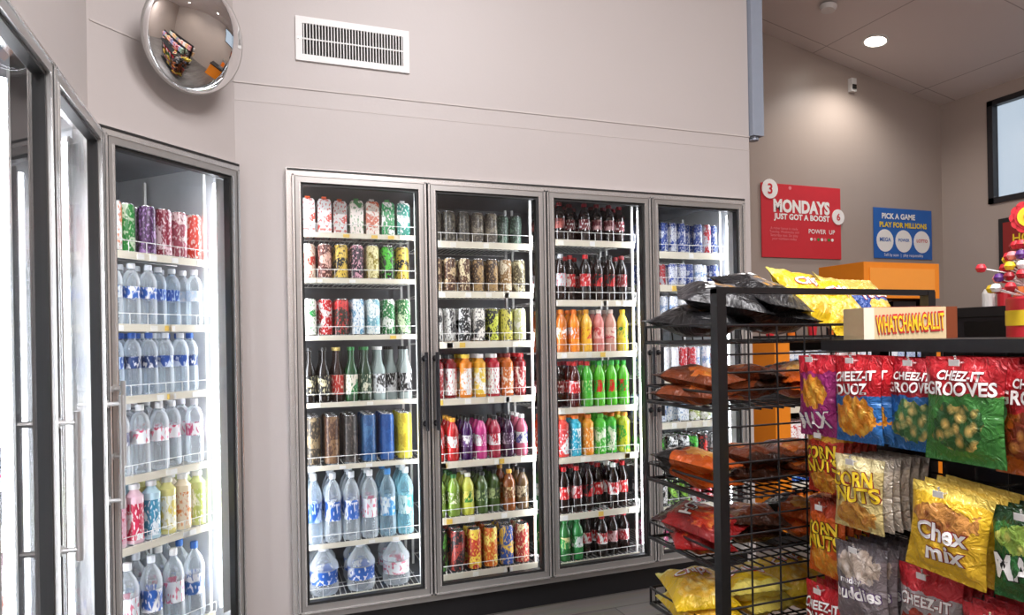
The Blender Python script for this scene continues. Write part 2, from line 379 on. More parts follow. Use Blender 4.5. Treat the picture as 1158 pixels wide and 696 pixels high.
R(1,3,'antioxidant_drink_bottles','wrap',.034,.225,[P('#a8242c','#e8d8d8','#8a1420','#f2f2f2'),P('#f0f0ee','#c02838','#7a1c20','#1c1c1c'),P('#eeeeea','#e08a28','#d88020','#e0c040'),P('#e8c848','#f4f4f0','#e0a030','#e8e8e8'),P('#f0f0ec','#c83040','#b02838','#f4f4f4'),P('#d87838','#f6f0e4','#c86a30','#7a2018'),P('#9c2a2c','#f0e8e0','#7a1c20','#cc2a30')])
R(1,4,'vitamin_water_bottles','bottle',.033,.22,[P('#c8322c',W,'#c02a2c','#e8a838'),P('#5c2c74',W,'#3c1450','#141414'),P('#cf4c92',W,'#c83c86','#141414'),P('#e8e8ea','#c02c40','#a02840','#141414'),P('#50344c','#d8c8d8','#3c1c3c','#141414'),P('#ecebe8','#4a4a90','#c06078','#eeeeee')])
R(1,5,'juice_bottles','bottle',.034,.215,[P('#6c8a30','#e8e8c8','#7c9a3c','#2a6a2a'),P('#e8e06c','#30802c','#c8cc50','#e8e8d8'),P('#38502c','#b8c88c','#46602c','#1e1e1e'),P('#7c4c28','#f0d8a0','#8a4c20','#e8b040'),P('#c8b898','#40301c','#6c5438','#222222')])
R(1,6,'fruit_tea_cans','can',.037,.21,[P('#1c1c1c','#58a040'),P('#2a2426','#a84038'),P('#c8402c','#f0d050'),P('#d86c28','#f2e070'),P('#30509c','#e8c048'),P('#b83c38','#f0e4b0'),P('#e0a430','#58381c')])
R(2,0,'root_beer_bottles','bottle',.033,.21,[P('#4c1818','#a05048','#180a08','#6c1a1c'),dp,P('#5a1420','#c8a0a0','#180a08','#701420'),dp])
R(2,1,'cola_bottles','bottle',.033,.255,[diet,cola,P('#b81820','#e8d8d8','#140806','#c01820'),zero,zero,P('#7a1c20','#b8b8b8','#140806','#901820')])
R(2,2,'fruit_soda_bottles','bottle',.033,.235,[P('#a05030','#e0c8a0','#8a3c20','#b87030'),P('#d87828',W,'#c06820','#e08030'),org,P('#f0c030','#d84828','#f0b838','#e8a020'),P('#e8b8b0','#c84848','#d88078','#f0e8e0'),P('#e8c8b8','#c04a50','#d09888','#e8d8d0'),P('#f0dc48','#2c8c48','#e8d040','#f0d030')])
R(2,3,'citrus_soda_bottles','bottle',.033,.25,[P('#701418','#d0a0a0','#200a08','#7a1618'),dp,P('#c82424',W,'#4a1410','#c82020'),P('#3cae3a','#d8f0a0','#4cb438','#c81e28'),lime,lime,P('#2c9a34','#d82828','#5cc030','#30a838')])
R(2,4,'sports_drink_bottles','wrap',.034,.225,[P('#e04a24','#f8e8d0','#e84820','#e85020'),P('#d83838',W,'#e04840','#e88030'),P('#28a8c8','#eef8fa','#30b4d0','#f08028'),P('#f09020','#fff0c0','#f0a030','#f08028'),P('#50c040','#f0ffe0','#58c840','#58c030'),P('#3cae4a','#f4f8e0','#50c040','#f08028'),P('#d8d838','#48a838','#c8d840','#e8a028')])
R(2,5,'cherry_cola_bottles','bottle',.033,.25,[P('#308040','#e0e8e0','#3c7044','#2a8a3a'),cola,P('#b01820','#f0e0e0','#180a08','#b81820'),zero,cola,P('#c01c24',W,'#180a08','#f0f0f0'),cola])
R(2,6,'ginger_ale_bottles','bottle',.033,.225,[P('#2a8a40','#e8e0a0','#2c6c34','#208838'),P('#2a9a44','#e8e8e8','#2e8a44','#2aa048'),P('#c01c24',W,'#1c0b07','#c41c24'),P('#8a1c28','#e0c0c0','#1c0b07','#901c28'),P('#a01c24','#e8d0d0','#1c0b07','#b01c28')])
R(3,0,'energy_drink_cans','can',.027,.175,[rb,rb,silver,rb,rb,P('#c8ccd6','#c02430'),rb])
R(3,1,'energy_drink_cans','can',.027,.13,[rb,rbr,silver,rb,rbw,rb])
R(3,2,'energy_drink_cans','can',.027,.15,[rbw,rbw,P('#e6e8ea','#aab4bc'),rbw,P('#d0d4da','#808890')])
R(3,3,'energy_drink_cans','can',.027,.175,[rbw,P('#e8eaee','#c8ccd2'),rbr,rbw,P('#e4e8ec','#d0587c')])
R(3,4,'energy_drink_cans','can',.033,.165,[P('#c8d0d8','#2c5ca8'),P('#dfe4e8','#4a80b0'),P('#e8e8e0','#90a038'),rbw])
R(3,5,'energy_drink_cans','can',.033,.167,[black,P('#141414','#e8e8e8'),P('#e4e6e8','#303030'),black,P('#2c2c2e','#d83028'),P('#d8dce0','#3a3a3a')])
R(3,6,'energy_drink_cans','can',.033,.157,[P('#1a1a1a','#d8d8d8'),P('#303234','#90c848'),rbr,P('#181818','#c02828')])
R(3,7,'energy_drink_cans','can',.033,.157,[P('#d84a8c','#f8e0ec'),P('#e8e8ea','#50a048'),P('#c83050','#fff'),P('#48a850','#f0f0e0')])

ZC=[1.738,1.455,1.175,.864,.591,.20]
TC=make_cooler(-.70+.015,-.47+.015,math.pi/4,1,[ZC],[-1],margin=.017,handmat=M_alu,rail_h=[.026],hz=(.95,1.25))
def RC(i,name,kind,r,h,prods,**k): product_row(name,TC,.05,.57,.106,ZC[i],kind,r,h,prods,**k)
RC(0,'soda_cans','can',.033,.20,[P('#f0f0ec','#e87828'),P('#2f9a44','#d8f0d0'),P('#401a48','#a078b0'),P('#8a1c38','#e8c8d0'),P('#a04858','#e8d0d0'),P('#d8402c','#f0e0d8')])
RC(1,'water_bottles','tall',.033,.245,[P('#dfe6ea','#2a62a8',B1,'#f0f0f0',True),water,waterb,P('#c8d8e8','#e8e8ec',B1,'#e8e8ec',True)])
RC(2,'water_bottles','tall',.034,.25,[waterb,waterd,P('#2850a0','#d0dcf0',B1,'#e8ecf0',True),waterd])
RC(3,'water_bottles','tall',.037,.275,[P('#1a2f66','#e0e4ec',B1,'#2a4a98',True),waterp,waterp,P('#f0eef0','#c84878',B1,'#e8e8ee',True)])
RC(4,'flavoured_water_bottles','wrap',.035,.235,[P('#d8a8b8','#c02848','#e8d0d8','#e8e8e8'),P('#c82c50',W,'#e0b8c4','#f0f0f0'),P('#3888a8','#e8f0f4','#b8d8e4','#f0f0f0'),P('#d8c860','#f0f0e0','#e0d888','#e0e0d0'),P('#e8d8c0','#d88038','#f0e0c0','#f0f0f0'),P('#b8c868','#f0f4e0','#d0d890','#e8e8e0')])
RC(5,'large_water_bottles','bottle',.043,.32,[waterp,water,waterp,P('#e8e8ea','#386ab0',B1,'#2a62b0',True)])
ZL=[1.70,1.43,1.155,.855,.585,.20]
TL=make_cooler(-.70,-.47-.62*3-.015,math.pi/2,3,[ZL]*3,[1,1,1],margin=.012,handmat=M_alu,rail_h=[.026]*3,hz=(.80,1.2))
for d in range(3):
    def RL(i,name,kind,r,h,prods,**k): product_row(name,TL,d*PITCH+.045,(d+1)*PITCH-.045,.106,ZL[i],kind,r,h,prods,**k)
    RL(0,'soda_cans','can',.033,.18,[P('#c8302c','#f0e0d0'),P('#d84a30',W),P('#a82830','#e8d0b8')])
    RL(1,'water_bottles','tall',.033,.235,[water,waterp,water])
    RL(2,'water_bottles','tall',.034,.24,[waterb,waterd,water])
    RL(3,'water_bottles','tall',.037,.26,[waterp,water,waterp])
    RL(4,'flavoured_water_bottles','wrap',.035,.235,[P('#e8e0dc','#c86858','#e8d0d8','#e8e8e8'),P('#f0ece8','#60a0b0','#e8d0d8','#e8e8e8')])
    RL(5,'large_water_bottles','bottle',.043,.31,[waterp,water])

# ---------------------------------------------------------------- room
HC=4.377
def ceilz(x): return 4.0-.194*(x-3.94) if x>2 else HC
b=MB(); zt=ZT+.015; XL=-.235
b.box(XL,-.02,0,.04,0,zt,M_wall); b.box(2.50,2.56,0,.06,0,zt,M_wall)
b.box(XL,2.56,0,.06,zt,4.6,M_wall)
b.build('wall_back')
b=MB(); b.box(XL,2.562,-.004,.0,2.533,2.54,M_seam); b.box(XL,2.562,-.0015,.0,2.455,2.458,M_seam); b.build('trim_1')
box_obj('wall_cooler_end',2.50,2.56,.06,1.55,0,4.6,M_wall)
Tc=TR(-.70,-.47,math.pi/4); Lc=math.hypot(.47,.47)
b=MB(); b.box(-.01,Lc,0,.06,zt,4.6,M_wall); b.build('wall_chamfer',T=Tc)
b=MB(); b.box(.658,Lc+.004,0.0,.05,0,zt,M_wall); b.build('wall_chamfer_return',T=Tc)
b=MB(); b.box(0.01,Lc,-.003,0,2.533,2.54,M_seam); b.build('trim_2',T=Tc)
b=MB(); b.box(-.76,-.70,-2.36,-.465,zt,4.6,M_wall); b.box(-.76,-.70,-6.0,-2.36,0,4.6,M_wall); b.build('wall_left')
box_obj('wall_rear',2.56,6.16,1.5,1.56,0,4.6,M_wall2)
b=MB(); wy0,wy1,wz0,wz1=-.9,1.04,2.53,3.46
b.box(6.1,6.16,-6,1.5,0,wz0,M_wall2); b.box(6.1,6.16,-6,1.5,wz1,4.6,M_wall2); b.box(6.1,6.16,-6,wy0,wz0,wz1,M_wall2); b.box(6.1,6.16,wy1,1.5,wz0,wz1,M_wall2)
b.build('wall_right')
e=empty('window_1',(6.1,(wy0+wy1)/2,wz0))
def rel(o,par):
    o.parent=par; o.location=o.location-par.location
b=MB()
for (y0,y1,z0,z1) in ((wy0,wy0+.05,wz0,wz1),(wy1-.05,wy1,wz0,wz1),(wy0,wy1,wz0,wz0+.05),(wy0,wy1,wz1-.05,wz1),(.05,.09,wz0,wz1)): b.box(6.08,6.15,y0,y1,z0,z1,M_dark)
rel(b.build('frame'),e)
b=MB(); b.box(6.13,6.14,wy0+.05,wy1-.05,wz0+.05,wz1-.05,M_glass); rel(b.build('pane'),e)
box_obj('wall_front',-.76,6.16,-6.06,-6,0,4.6,M_wall2)
def floor_mat():
    m,nt,bs=newmat('grey_plank_floor'); N=nt.nodes;L=nt.links
    tc=N.new('ShaderNodeTexCoord'); mp=N.new('ShaderNodeMapping'); L.new(tc.outputs['Object'],mp.inputs[0])
    br=N.new('ShaderNodeTexBrick'); br.inputs['Scale'].default_value=1; br.inputs['Brick Width'].default_value=1.2; br.inputs['Row Height'].default_value=.16; br.inputs['Mortar Size'].default_value=.003
    br.inputs['Color1'].default_value=srgb('#7d7874'); br.inputs['Color2'].default_value=srgb('#67625f'); br.inputs['Mortar'].default_value=srgb('#2c2a28'); L.new(mp.outputs[0],br.inputs[0])
    mp2=N.new('ShaderNodeMapping'); mp2.inputs['Scale'].default_value=(2,30,1); L.new(tc.outputs['Object'],mp2.inputs[0])
    n=N.new('ShaderNodeTexNoise'); n.inputs['Scale'].default_value=2; n.inputs['Detail'].default_value=6; L.new(mp2.outputs[0],n.inputs[0])
    mx=N.new('ShaderNodeMix'); mx.data_type='RGBA'; mx.blend_type='MULTIPLY'; mx.inputs[0].default_value=.5; L.new(br.outputs[0],mx.inputs[6]); L.new(n.outputs['Color'],mx.inputs[7])
    L.new(mx.outputs[2],bs.inputs['Base Color']); bs.inputs['Roughness'].default_value=.35; return m
box_obj('floor',-1.9,6.16,-6.06,1.56,-.06,0,floor_mat())
def ceil_mat():
    m,nt,bs=newmat('ceiling_panels'); N=nt.nodes;L=nt.links
    tc=N.new('ShaderNodeTexCoord')
    br=N.new('ShaderNodeTexBrick'); br.offset=0; br.inputs['Scale'].default_value=1; br.inputs['Brick Width'].default_value=1.2; br.inputs['Row Height'].default_value=1.2; br.inputs['Mortar Size'].default_value=.005
    br.inputs['Color1'].default_value=srgb('#dcd5d2'); br.inputs['Color2'].default_value=srgb('#d9d2cf'); br.inputs['Mortar'].default_value=srgb('#aaa2a0'); L.new(tc.outputs['Object'],br.inputs[0])
    L.new(br.outputs[0],bs.inputs['Base Color']); bs.inputs['Roughness'].default_value=.6; return m
M_ceil=ceil_mat()
b=MB(); x1=6.16; z1=ceilz(6.16)
b.add([(2,-6.06,HC),(x1,-6.06,z1),(x1,1.56,z1),(2,1.56,HC),(2,-6.06,HC+.06),(x1,-6.06,z1+.06),(x1,1.56,z1+.06),(2,1.56,HC+.06)],[(0,3,2,1),(4,5,6,7),(0,1,5,4),(1,2,6,5),(2,3,7,6),(3,0,4,7)],M_ceil)
b.box(-1.9,2,-6.06,1.56,HC,HC+.06,M_ceil); b.build('ceiling')
b=MB(); b.box(2.565,2.645,-.03,.06,2.54,4.2,M_conduit); b.rod((2.605,.015,2.52),(2.605,.015,2.56),.03,M_conduit,12); b.build('wall_conduit')
b=MB(); vx0,vx1,vz0,vz1=.033,.555,2.663,2.865
b.box(vx0,vx1,-.010,-.0,vz0,vz0+.03,M_white);b.box(vx0,vx1,-.010,-.0,vz1-.03,vz1,M_white);b.box(vx0,vx0+.03,-.010,-.0,vz0+.03,vz1-.03,M_white);b.box(vx1-.03,vx1,-.010,-.0,vz0+.03,vz1-.03,M_white)
b.box(vx0+.03,vx1-.03,-.002,-.0005,vz0+.03,vz1-.03,M_ventdk)
for k in range(34):
    x=vx0+.036+(vx1-vx0-.072)*k/33; b.box(x-.002,x+.002,-.012,-.002,vz0+.03,vz1-.03,M_white)
b.box(vx0+.03,vx1-.03,-.011,-.006,(vz0+vz1)/2-.003,(vz0+vz1)/2+.003,M_white)
for x in (vx0+.015,vx1-.015): b.rod((x,-.010,(vz0+vz1)/2),(x,-.014,(vz0+vz1)/2),.005,M_alu,8)
b.build('air_vent')
n=Vector((.55,-.72,-.28)).normalized(); c=Vector((-.36,-.34,2.565))
q=n.to_track_quat('Z','Y').to_matrix().to_4x4(); Tm=Matrix.Translation(c)@q
b=MB(); Rm=.205; prof=[(Rm,0)]+[(Rm*math.cos(a),.05*math.sin(a)) for a in np.linspace(.05,math.pi/2,14)]
b.lathe(prof,M_mirror,48,T=Tm)
b.lathe([(Rm-.002,.003),(Rm+.003,.003),(Rm+.005,-.004),(Rm+.001,-.012),(0,-.012)],M_alu,48,T=Tm)
wp=Vector((-.47,-.24,2.60)); b.rod(c-n*.012,wp,.01,M_dark,10); b.rod(wp,wp+Vector((-.012,.012,0)),.035,M_dark,16)
b.build('convex_security_mirror',smooth=True)
M_lamp=emat('downlight_lens','#fff6e8',14)
def downlight(x,y,power=60):
    z=ceilz(x); tilt=math.atan(.194) if x>2 else 0
    e=empty('recessed_downlight',(x,y,z))
    Tm=Matrix.Rotation(tilt,4,'Y')
    b=MB(); b.lathe([(.085,-.002),(.105,-.002),(.105,-.012),(.085,-.012),(.08,-.004)],M_white,24); b.build('trim_ring',parent=e,T=Tm)
    b=MB(); b.lathe([(0,-.006),(.08,-.006)],M_lamp,24); b.build('lens',parent=e,T=Tm)
    l=bpy.data.lights.new('lamp','SPOT'); l.energy=power; l.spot_size=math.radians(140); l.spot_blend=.7; l.shadow_soft_size=.08; l.color=(1,.95,.9)
    o=bpy.data.objects.new('lamp',l); COL.objects.link(o); o.parent=e; o.location=(0,0,-.03)
downlight(4.76,1.05,power=75); downlight(4.76,-1.4,power=170); downlight(4.76,-3.8,power=170)
M_diff=emat('panel_diffuser','#f4f2ff',3)
def panel(x,y,power,sx=1.2,sy=.6):
    e=empty('ceiling_light_panel',(x,y,HC))
    b=MB(); b.box(-sx/2,sx/2,-sy/2,sy/2,-.03,-.0,M_white); b.build('housing',parent=e)
    b=MB(); b.box(-sx/2+.03,sx/2-.03,-sy/2+.03,sy/2-.03,-.036,-.03,M_diff); b.build('diffuser',parent=e)
    l=bpy.data.lights.new('lamp','AREA'); l.shape='RECTANGLE'; l.size=sx; l.size_y=sy; l.energy=power; l.color=(1,.965,.975)
    o=bpy.data.objects.new('lamp',l); COL.objects.link(o); o.parent=e; o.location=(0,0,-.05)
panel(.9,-2.4,80); panel(.9,-4.6,160); panel(1.75,-3.4,85)
b=MB(); b.box(4.93,4.99,1.46,1.5,3.58,3.70,M_white); b.box(4.94,4.98,1.45,1.46,3.60,3.64,M_ventdk); b.build('motion_sensor')
b=MB(); b.lathe([(0,-.035),(.05,-.035),(.065,-.01),(.065,0),(0,0)],M_white,20,T=Matrix.Translation((4.1,.9,ceilz(4.1)-.012))@Matrix.Rotation(math.atan(.194),4,'Y')); b.build('smoke_detector',smooth=True)

# posters
T_whitepr=pmat('print_white','#f4f4f2',.5); T_redpr=pmat('print_red','#cf2a36',.45,noise=.04); T_bluepr=pmat('print_blue','#1f63b8',.45,noise=.04); T_yelpr=pmat('print_yellow','#f2d22c',.5); T_pinkpr=pmat('print_pink','#e58a90',.5); T_blk=pmat('print_black','#18181a',.5); T_org=pmat('print_orange','#ef7a1a',.5);T_grnp=pmat('print_green','#2f8a3a',.5)
def flat_obj(mb,name,M):
    me=build_with_tris(mb,name); o=bpy.data.objects.new(name,me); COL.objects.link(o); o.matrix_world=M; return o
def disc(mb,cx,cy,r,z,mat,n=24):
    mb.lathe([(0,z),(r,z),(r,0.001)],mat,n,T=Matrix.Translation((cx,cy,0)))
Mx=lambda x,y,z: Matrix.Translation((x,y,z))@Matrix.Rotation(math.pi/2,4,'X')
b=MB(); w=.885;h=.64
b.box(-w/2,w/2,-h/2,h/2,0,.006,T_redpr)
f=lambda x,y:.0085
text_add(b,'MONDAYS',-.0,.13,.62,T_whitepr,f,.05,squash=1.15); text_add(b,'JUST GOT A BOOST',0,.03,.62,T_whitepr,f,.04)
for k,(s_,ww) in enumerate((('A richer bonus is ready',.3),('Tuesday, Wednesday and',.32),('Saturday too. So play',.3),('your numbers today',.27))): text_add(b,s_,-.2,-.07-.03*k,ww,T_pinkpr,f,0)
text_add(b,'POWER  UP',.22,-.08,.3,T_whitepr,f,.01); 
for k in range(7): disc(b,.10+.04*k,-.15,.014,.0085,[T_whitepr,T_pinkpr,T_grnp][k%3],12)
disc(b,-.35,.27,.085,.012,T_whitepr); disc(b,.41,.06,.07,.012,T_whitepr)
text_add(b,'3',-.35,.27,.05,T_redpr,lambda x,y:.0135,.02); text_add(b,'6',.41,.06,.04,T_redpr,lambda x,y:.0135,.02)
disc(b,-.13,.29,.016,.0085,T_pinkpr,12)
flat_obj(b,'lottery_poster',Mx(4.36,1.493,2.37))
b=MB(); w=.74;h=.47
b.box(-w/2,w/2,-h/2,h/2,0,.006,T_bluepr); text_add(b,'PICK A GAME',-.06,.16,.42,T_whitepr,f,.04); text_add(b,'PLAY FOR MILLIONS',0,.08,.6,T_yelpr,f,.04,hmax=.06)
for k in range(3):
    disc(b,-.235+.235*k,-.07,.105,.0085,T_whitepr); text_add(b,['MEGA','POWER','LOTTO'][k],-.235+.235*k,-.06,.14,[T_bluepr,T_bluepr,T_redpr][k],lambda x,y:.0105,.02)
text_add(b,'Sell by scan  |  play responsibly',0,-.205,.5,T_whitepr,f,0)
flat_obj(b,'lottery_poster',Mx(5.57,1.493,2.31))
b=MB(); Mr=Matrix.Translation((6.097,.55,2.12))@Matrix.Rotation(-math.pi/2,4,'Z')@Matrix.Rotation(math.pi/2,4,'X')
b.box(-.4,.4,-.26,.26,0,.02,T_blk); b.box(-.36,.36,-.1,.22,.02,.024,pmat('print_maroon','#8c2420',.5)); text_add(b,'HOT FOOD',0,.07,.55,T_yelpr,lambda x,y:.026,.02); text_add(b,'pizza  -  burritos',0,-.17,.6,T_whitepr,lambda x,y:.024,.01)
flat_obj(b,'menu_board',Mr)

# ---------------------------------------------------------------- wire rack
RX0,RX1,RY0,RY1=1.03,1.82,-1.70,-1.33
b=MB()
for x in (RX0,RX1): b.box(x-.015,x+.015,RY0-.015,RY0+.015,0,1.50,M_black); b.box(x-.015,x+.015,RY0-.0,RY1+.02,0,.03,M_black)
b.box(RX0-.015,RX1+.015,RY0-.013,RY0+.013,1.488,1.505,M_black); b.box(RX0,RX1,RY0-.01,RY0+.01,.06,.08,M_black)
for k in range(28):
    z=.12+k*.05
    if z<1.33: b.rod((RX0,RY0,z),(RX1,RY0,z),.003,M_black,6)
for k in range(1,8): b.rod((RX0+(RX1-RX0)*k/8,RY0,.07),(RX0+(RX1-RX0)*k/8,RY0,1.40),.003,M_black,6)
b.rod((RX0,RY0,1.40),(RX1,RY0,1.40),.004,M_black,6)
SZ=[1.355,1.165,.915,.725,.51,.27]
for z in SZ:
    b.rod((RX0,RY0,z),(RX0,RY1,z),.006,M_black,8); b.rod((RX1,RY0,z),(RX1,RY1,z),.006,M_black,8)
    b.rod((RX0,RY1,z),(RX1,RY1,z),.006,M_black,8); b.rod((RX0,RY1+.005,z+.05),(RX1,RY1+.005,z+.05),.004,M_black,8)
    for x in (RX0,RX1):
        b.rod((x,RY0,z+.05),(x,RY1,z+.05),.004,M_black,8); b.rod((x,RY1,z),(x,RY1,z+.05),.004,M_black,6)
    for k in range(20):
        x=RX0+(RX1-RX0)*(k+.5)/20; b.rod((x,RY0,z),(x,RY1,z),.0028,M_black,6); b.rod((x,RY1,z),(x,RY1+.005,z+.05),.0025,M_black,6)
    for k in range(1,5): y=RY0+(RY1-RY0)*k/5; b.rod((RX0,y,z-.004),(RX1,y,z-.004),.0028,M_black,6)
b.build('wire_display_rack')

GX=1.52; GY0,GY1=-3.1,-1.74; DK=1.36; DZ=1.355
b=MB()
for y in (GY1-.03,(GY0+GY1)/2,GY0+.02): b.box(GX,GX+.035,y-.015,y+.015,0,DZ-.015,M_black)
b.box(1.16,1.9,GY0,GY1,.0,.12,M_black)
b.box(DK,1.84,GY0,GY1,DZ-.013,DZ,M_black); b.box(DK-.012,DK,GY0,GY1,DZ-.03,DZ,M_black)
for k in range(24): z=.15+.05*k; b.rod((GX,GY0,z),(GX,GY1,z),.003,M_black,6)
for k in range(18): y=GY0+(GY1-GY0)*k/17; b.rod((GX,y,.12),(GX,y,1.33),.003,M_black,6)
for z in (1.295,1.05,.83,.60): b.box(GX-.025,GX-.005,GY0,GY1,z-.012,z+.012,M_black)
b.box(GX+.3,GX+.33,GY0,GY1,.12,DZ-.015,M_dark)
gond=b

def bag_mat(name,base,band,food,food2,by=.30,bw=.42,bh=.24,band_y=(.90,1.0),metal=.1):
    m,nt,bs=newmat(name); N=nt.nodes;L=nt.links
    uv=N.new('ShaderNodeUVMap'); uv.uv_map='UVMap'; sp=N.new('ShaderNodeSeparateXYZ'); L.new(uv.outputs[0],sp.inputs[0])
    nz=N.new('ShaderNodeTexNoise'); nz.inputs['Scale'].default_value=7; L.new(uv.outputs[0],nz.inputs['Vector'])
    mp=N.new('ShaderNodeMapping'); mp.vector_type='POINT'; mp.inputs['Location'].default_value=(-.5/bw,-by/bh,0); mp.inputs['Scale'].default_value=(1/bw,1/bh,1); L.new(uv.outputs[0],mp.inputs[0])
    ln=N.new('ShaderNodeVectorMath'); ln.operation='LENGTH'; L.new(mp.outputs[0],ln.inputs[0])
    ad=N.new('ShaderNodeMath'); ad.operation='ADD'; L.new(ln.outputs['Value'],ad.inputs[0]); L.new(nz.outputs['Fac'],ad.inputs[1])
    lt=N.new('ShaderNodeMath'); lt.operation='LESS_THAN'; lt.inputs[1].default_value=1.45; L.new(ad.outputs[0],lt.inputs[0])
    vo=N.new('ShaderNodeTexVoronoi'); vo.inputs['Scale'].default_value=9; L.new(uv.outputs[0],vo.inputs['Vector'])
    vr=N.new('ShaderNodeMapRange'); vr.inputs[1].default_value=.15; vr.inputs[2].default_value=.6; L.new(vo.outputs['Distance'],vr.inputs[0])
    fm=N.new('ShaderNodeMix'); fm.data_type='RGBA'; L.new(vr.outputs[0],fm.inputs[0]); fm.inputs[6].default_value=srgb(food2); fm.inputs[7].default_value=srgb(food)
    g=N.new('ShaderNodeMath'); g.operation='GREATER_THAN'; g.inputs[1].default_value=band_y[0]
    wb=N.new('ShaderNodeMath'); wb.operation='MULTIPLY_ADD'; wb.inputs[1].default_value=.12; L.new(nz.outputs['Fac'],wb.inputs[0]); L.new(sp.outputs['Y'],wb.inputs[2]); L.new(wb.outputs[0],g.inputs[0])
    g2=N.new('ShaderNodeMath'); g2.operation='LESS_THAN'; g2.inputs[1].default_value=band_y[1]; L.new(sp.outputs['Y'],g2.inputs[0])
    mu=N.new('ShaderNodeMath'); mu.operation='MULTIPLY'; L.new(g.outputs[0],mu.inputs[0]); L.new(g2.outputs[0],mu.inputs[1])
    m2=N.new('ShaderNodeMix'); m2.data_type='RGBA'; L.new(mu.outputs[0],m2.inputs[0]); m2.inputs[6].default_value=srgb(base); m2.inputs[7].default_value=srgb(band)
    m1=N.new('ShaderNodeMix'); m1.data_type='RGBA'; L.new(lt.outputs[0],m1.inputs[0]); L.new(m2.outputs[2],m1.inputs[6]); L.new(fm.outputs[2],m1.inputs[7])
    L.new(m1.outputs[2],bs.inputs['Base Color']); bs.inputs['Roughness'].default_value=.28; bs.inputs['Metallic'].default_value=metal
    n2=N.new('ShaderNodeTexNoise'); n2.inputs['Scale'].default_value=7; n2.inputs['Detail'].default_value=3; n2.inputs['Distortion'].default_value=1.5; L.new(uv.outputs[0],n2.inputs['Vector'])
    bp=N.new('ShaderNodeBump'); bp.inputs['Strength'].default_value=.9; bp.inputs['Distance'].default_value=.012; L.new(n2.outputs['Fac'],bp.inputs['Height']); L.new(bp.outputs['Normal'],bs.inputs['Normal'])
    return m
def bag_mesh(name,w,h,T,mat,texts,seed=0):
    rs=np.random.RandomState(seed); ph=rs.uniform(0,6,6)
    def fz(x,y):
        a=min(1,abs(2*x/w)); bb=min(1,abs(2*y/h)/.87)
        e=T*max(0,(1-a**2.6))**.7*max(0,(1-bb**3))**.65
        wr=.005*math.sin(x/w*14+ph[0]+3*y/h)*bb**2+.0022*math.sin(x/w*23+y/h*19+ph[1])+.003*math.sin(y/h*11+ph[2]-x/w*9)
        return e+wr*min(1,e/(T*.4)+.0)
    mb=MB(); nx,ny=18,24
    for side in (1,-1):
        v=[];uv=[];f=[]
        for j in range(ny+1):
            y=-h/2+h*j/ny; bb=min(1,abs(2*y/h)/.87)
            sx=1-.07*(1-bb**2)
            for i in range(nx+1):
                x=-w/2+w*i/nx
                z=fz(x,y)*side
                edge=(.0015*math.sin(i*2.3) if bb>=1 else 0)
                v.append((x*sx,y,z+edge+ .0008*side))
        for j in range(ny):
            for i in range(nx):
                q=[j*(nx+1)+i,j*(nx+1)+i+1,(j+1)*(nx+1)+i+1,(j+1)*(nx+1)+i]
                t=[(i/nx,j/ny),((i+1)/nx,j/ny),((i+1)/nx,(j+1)/ny),(i/nx,(j+1)/ny)]
                if side<0: q=q[::-1]; t=t[::-1]
                f.append(q);uv.append(t)
        mb.add(v,f,mat,uv=np.array(uv,float))
    for (s_,cx,cy,tw,m1,m2,rot,hm) in texts:
        if m2: text_add(mb,s_,cx*w,cy*h,tw*w,m2,lambda x,y:fz(x/.95,y)+.0022,.065,hmax=hm*h if hm else None,rot=rot,squash=1.25)
        text_add(mb,s_,cx*w,cy*h,tw*w,m1,lambda x,y:fz(x/.95,y)+.0034,.03,hmax=hm*h if hm else None,rot=rot,squash=1.25)
    return build_with_tris(mb,name,smooth=True)
WH,RD,YL,BK,BL,OR=T_whitepr,T_redpr,T_yelpr,T_blk,T_bluepr,T_org
T_maroon=pmat('print_maroon2','#8e1420',.4); T_purp=pmat('print_purple','#5a2a7c',.4)
D={}
D['max']=bag_mesh('cracker_bag',.13,.22,.022,bag_mat('foil_magenta','#a02a74','#c42434','#e09028','#f2c048',.55,.36,.2,band_y=(.85,1.1)),[('MAX',0,-.3,.8,WH,T_purp,.1,None)],1)
D['duoz']=bag_mesh('cracker_bag',.135,.22,.024,bag_mat('foil_red_blue','#2c6cb0','#c01c28','#d8861e','#f4c450',.3,.46,.24,band_y=(.6,1.1)),[('CHEEZ-IT',0,.27,.84,WH,T_maroon,.06,.15),('DUOZ',-.02,.12,.64,WH,T_maroon,.06,.13)],2)
D['groovb']=bag_mesh('cracker_bag',.145,.225,.026,bag_mat('foil_blue','#2c6cae','#a81c2a','#4a7c48','#e8d080',.32,.38,.24,band_y=(.66,1.1)),[('CHEEZ-IT',0,.31,.62,WH,T_maroon,.0,.1),('GROOVES',0,.19,.84,WH,T_maroon,.04,.13)],3)
D['groovg']=bag_mesh('cracker_bag',.175,.235,.03,bag_mat('foil_green','#3c8038','#b01c26','#2c5c2c','#ecc870',.34,.36,.24,band_y=(.72,1.1)),[('CHEEZ-IT',0,.33,.55,WH,T_maroon,.0,.09),('GROOVES',0,.21,.84,WH,T_maroon,.03,.13)],4)
D['groovr']=bag_mesh('cracker_bag',.175,.235,.03,bag_mat('foil_red','#b0561c','#a81822','#7a2c14','#e8a050',.34,.4,.24,band_y=(.62,1.1)),[('CHEEZ-IT',0,.33,.55,WH,T_maroon,.0,.09),('GROOVES',0,.21,.84,WH,T_maroon,.03,.13)],5)
D['cornr']=bag_mesh('corn_snack_bag',.13,.17,.02,bag_mat('foil_cornred','#c03820','#d8a030','#e0a030','#c86a20',.2,.4,.2,band_y=(.9,1.1)),[('CORN',-.05,.16,.8,YL,BK,.08,.2),('NUTS',.05,-.04,.8,YL,BK,.08,.2)],6)
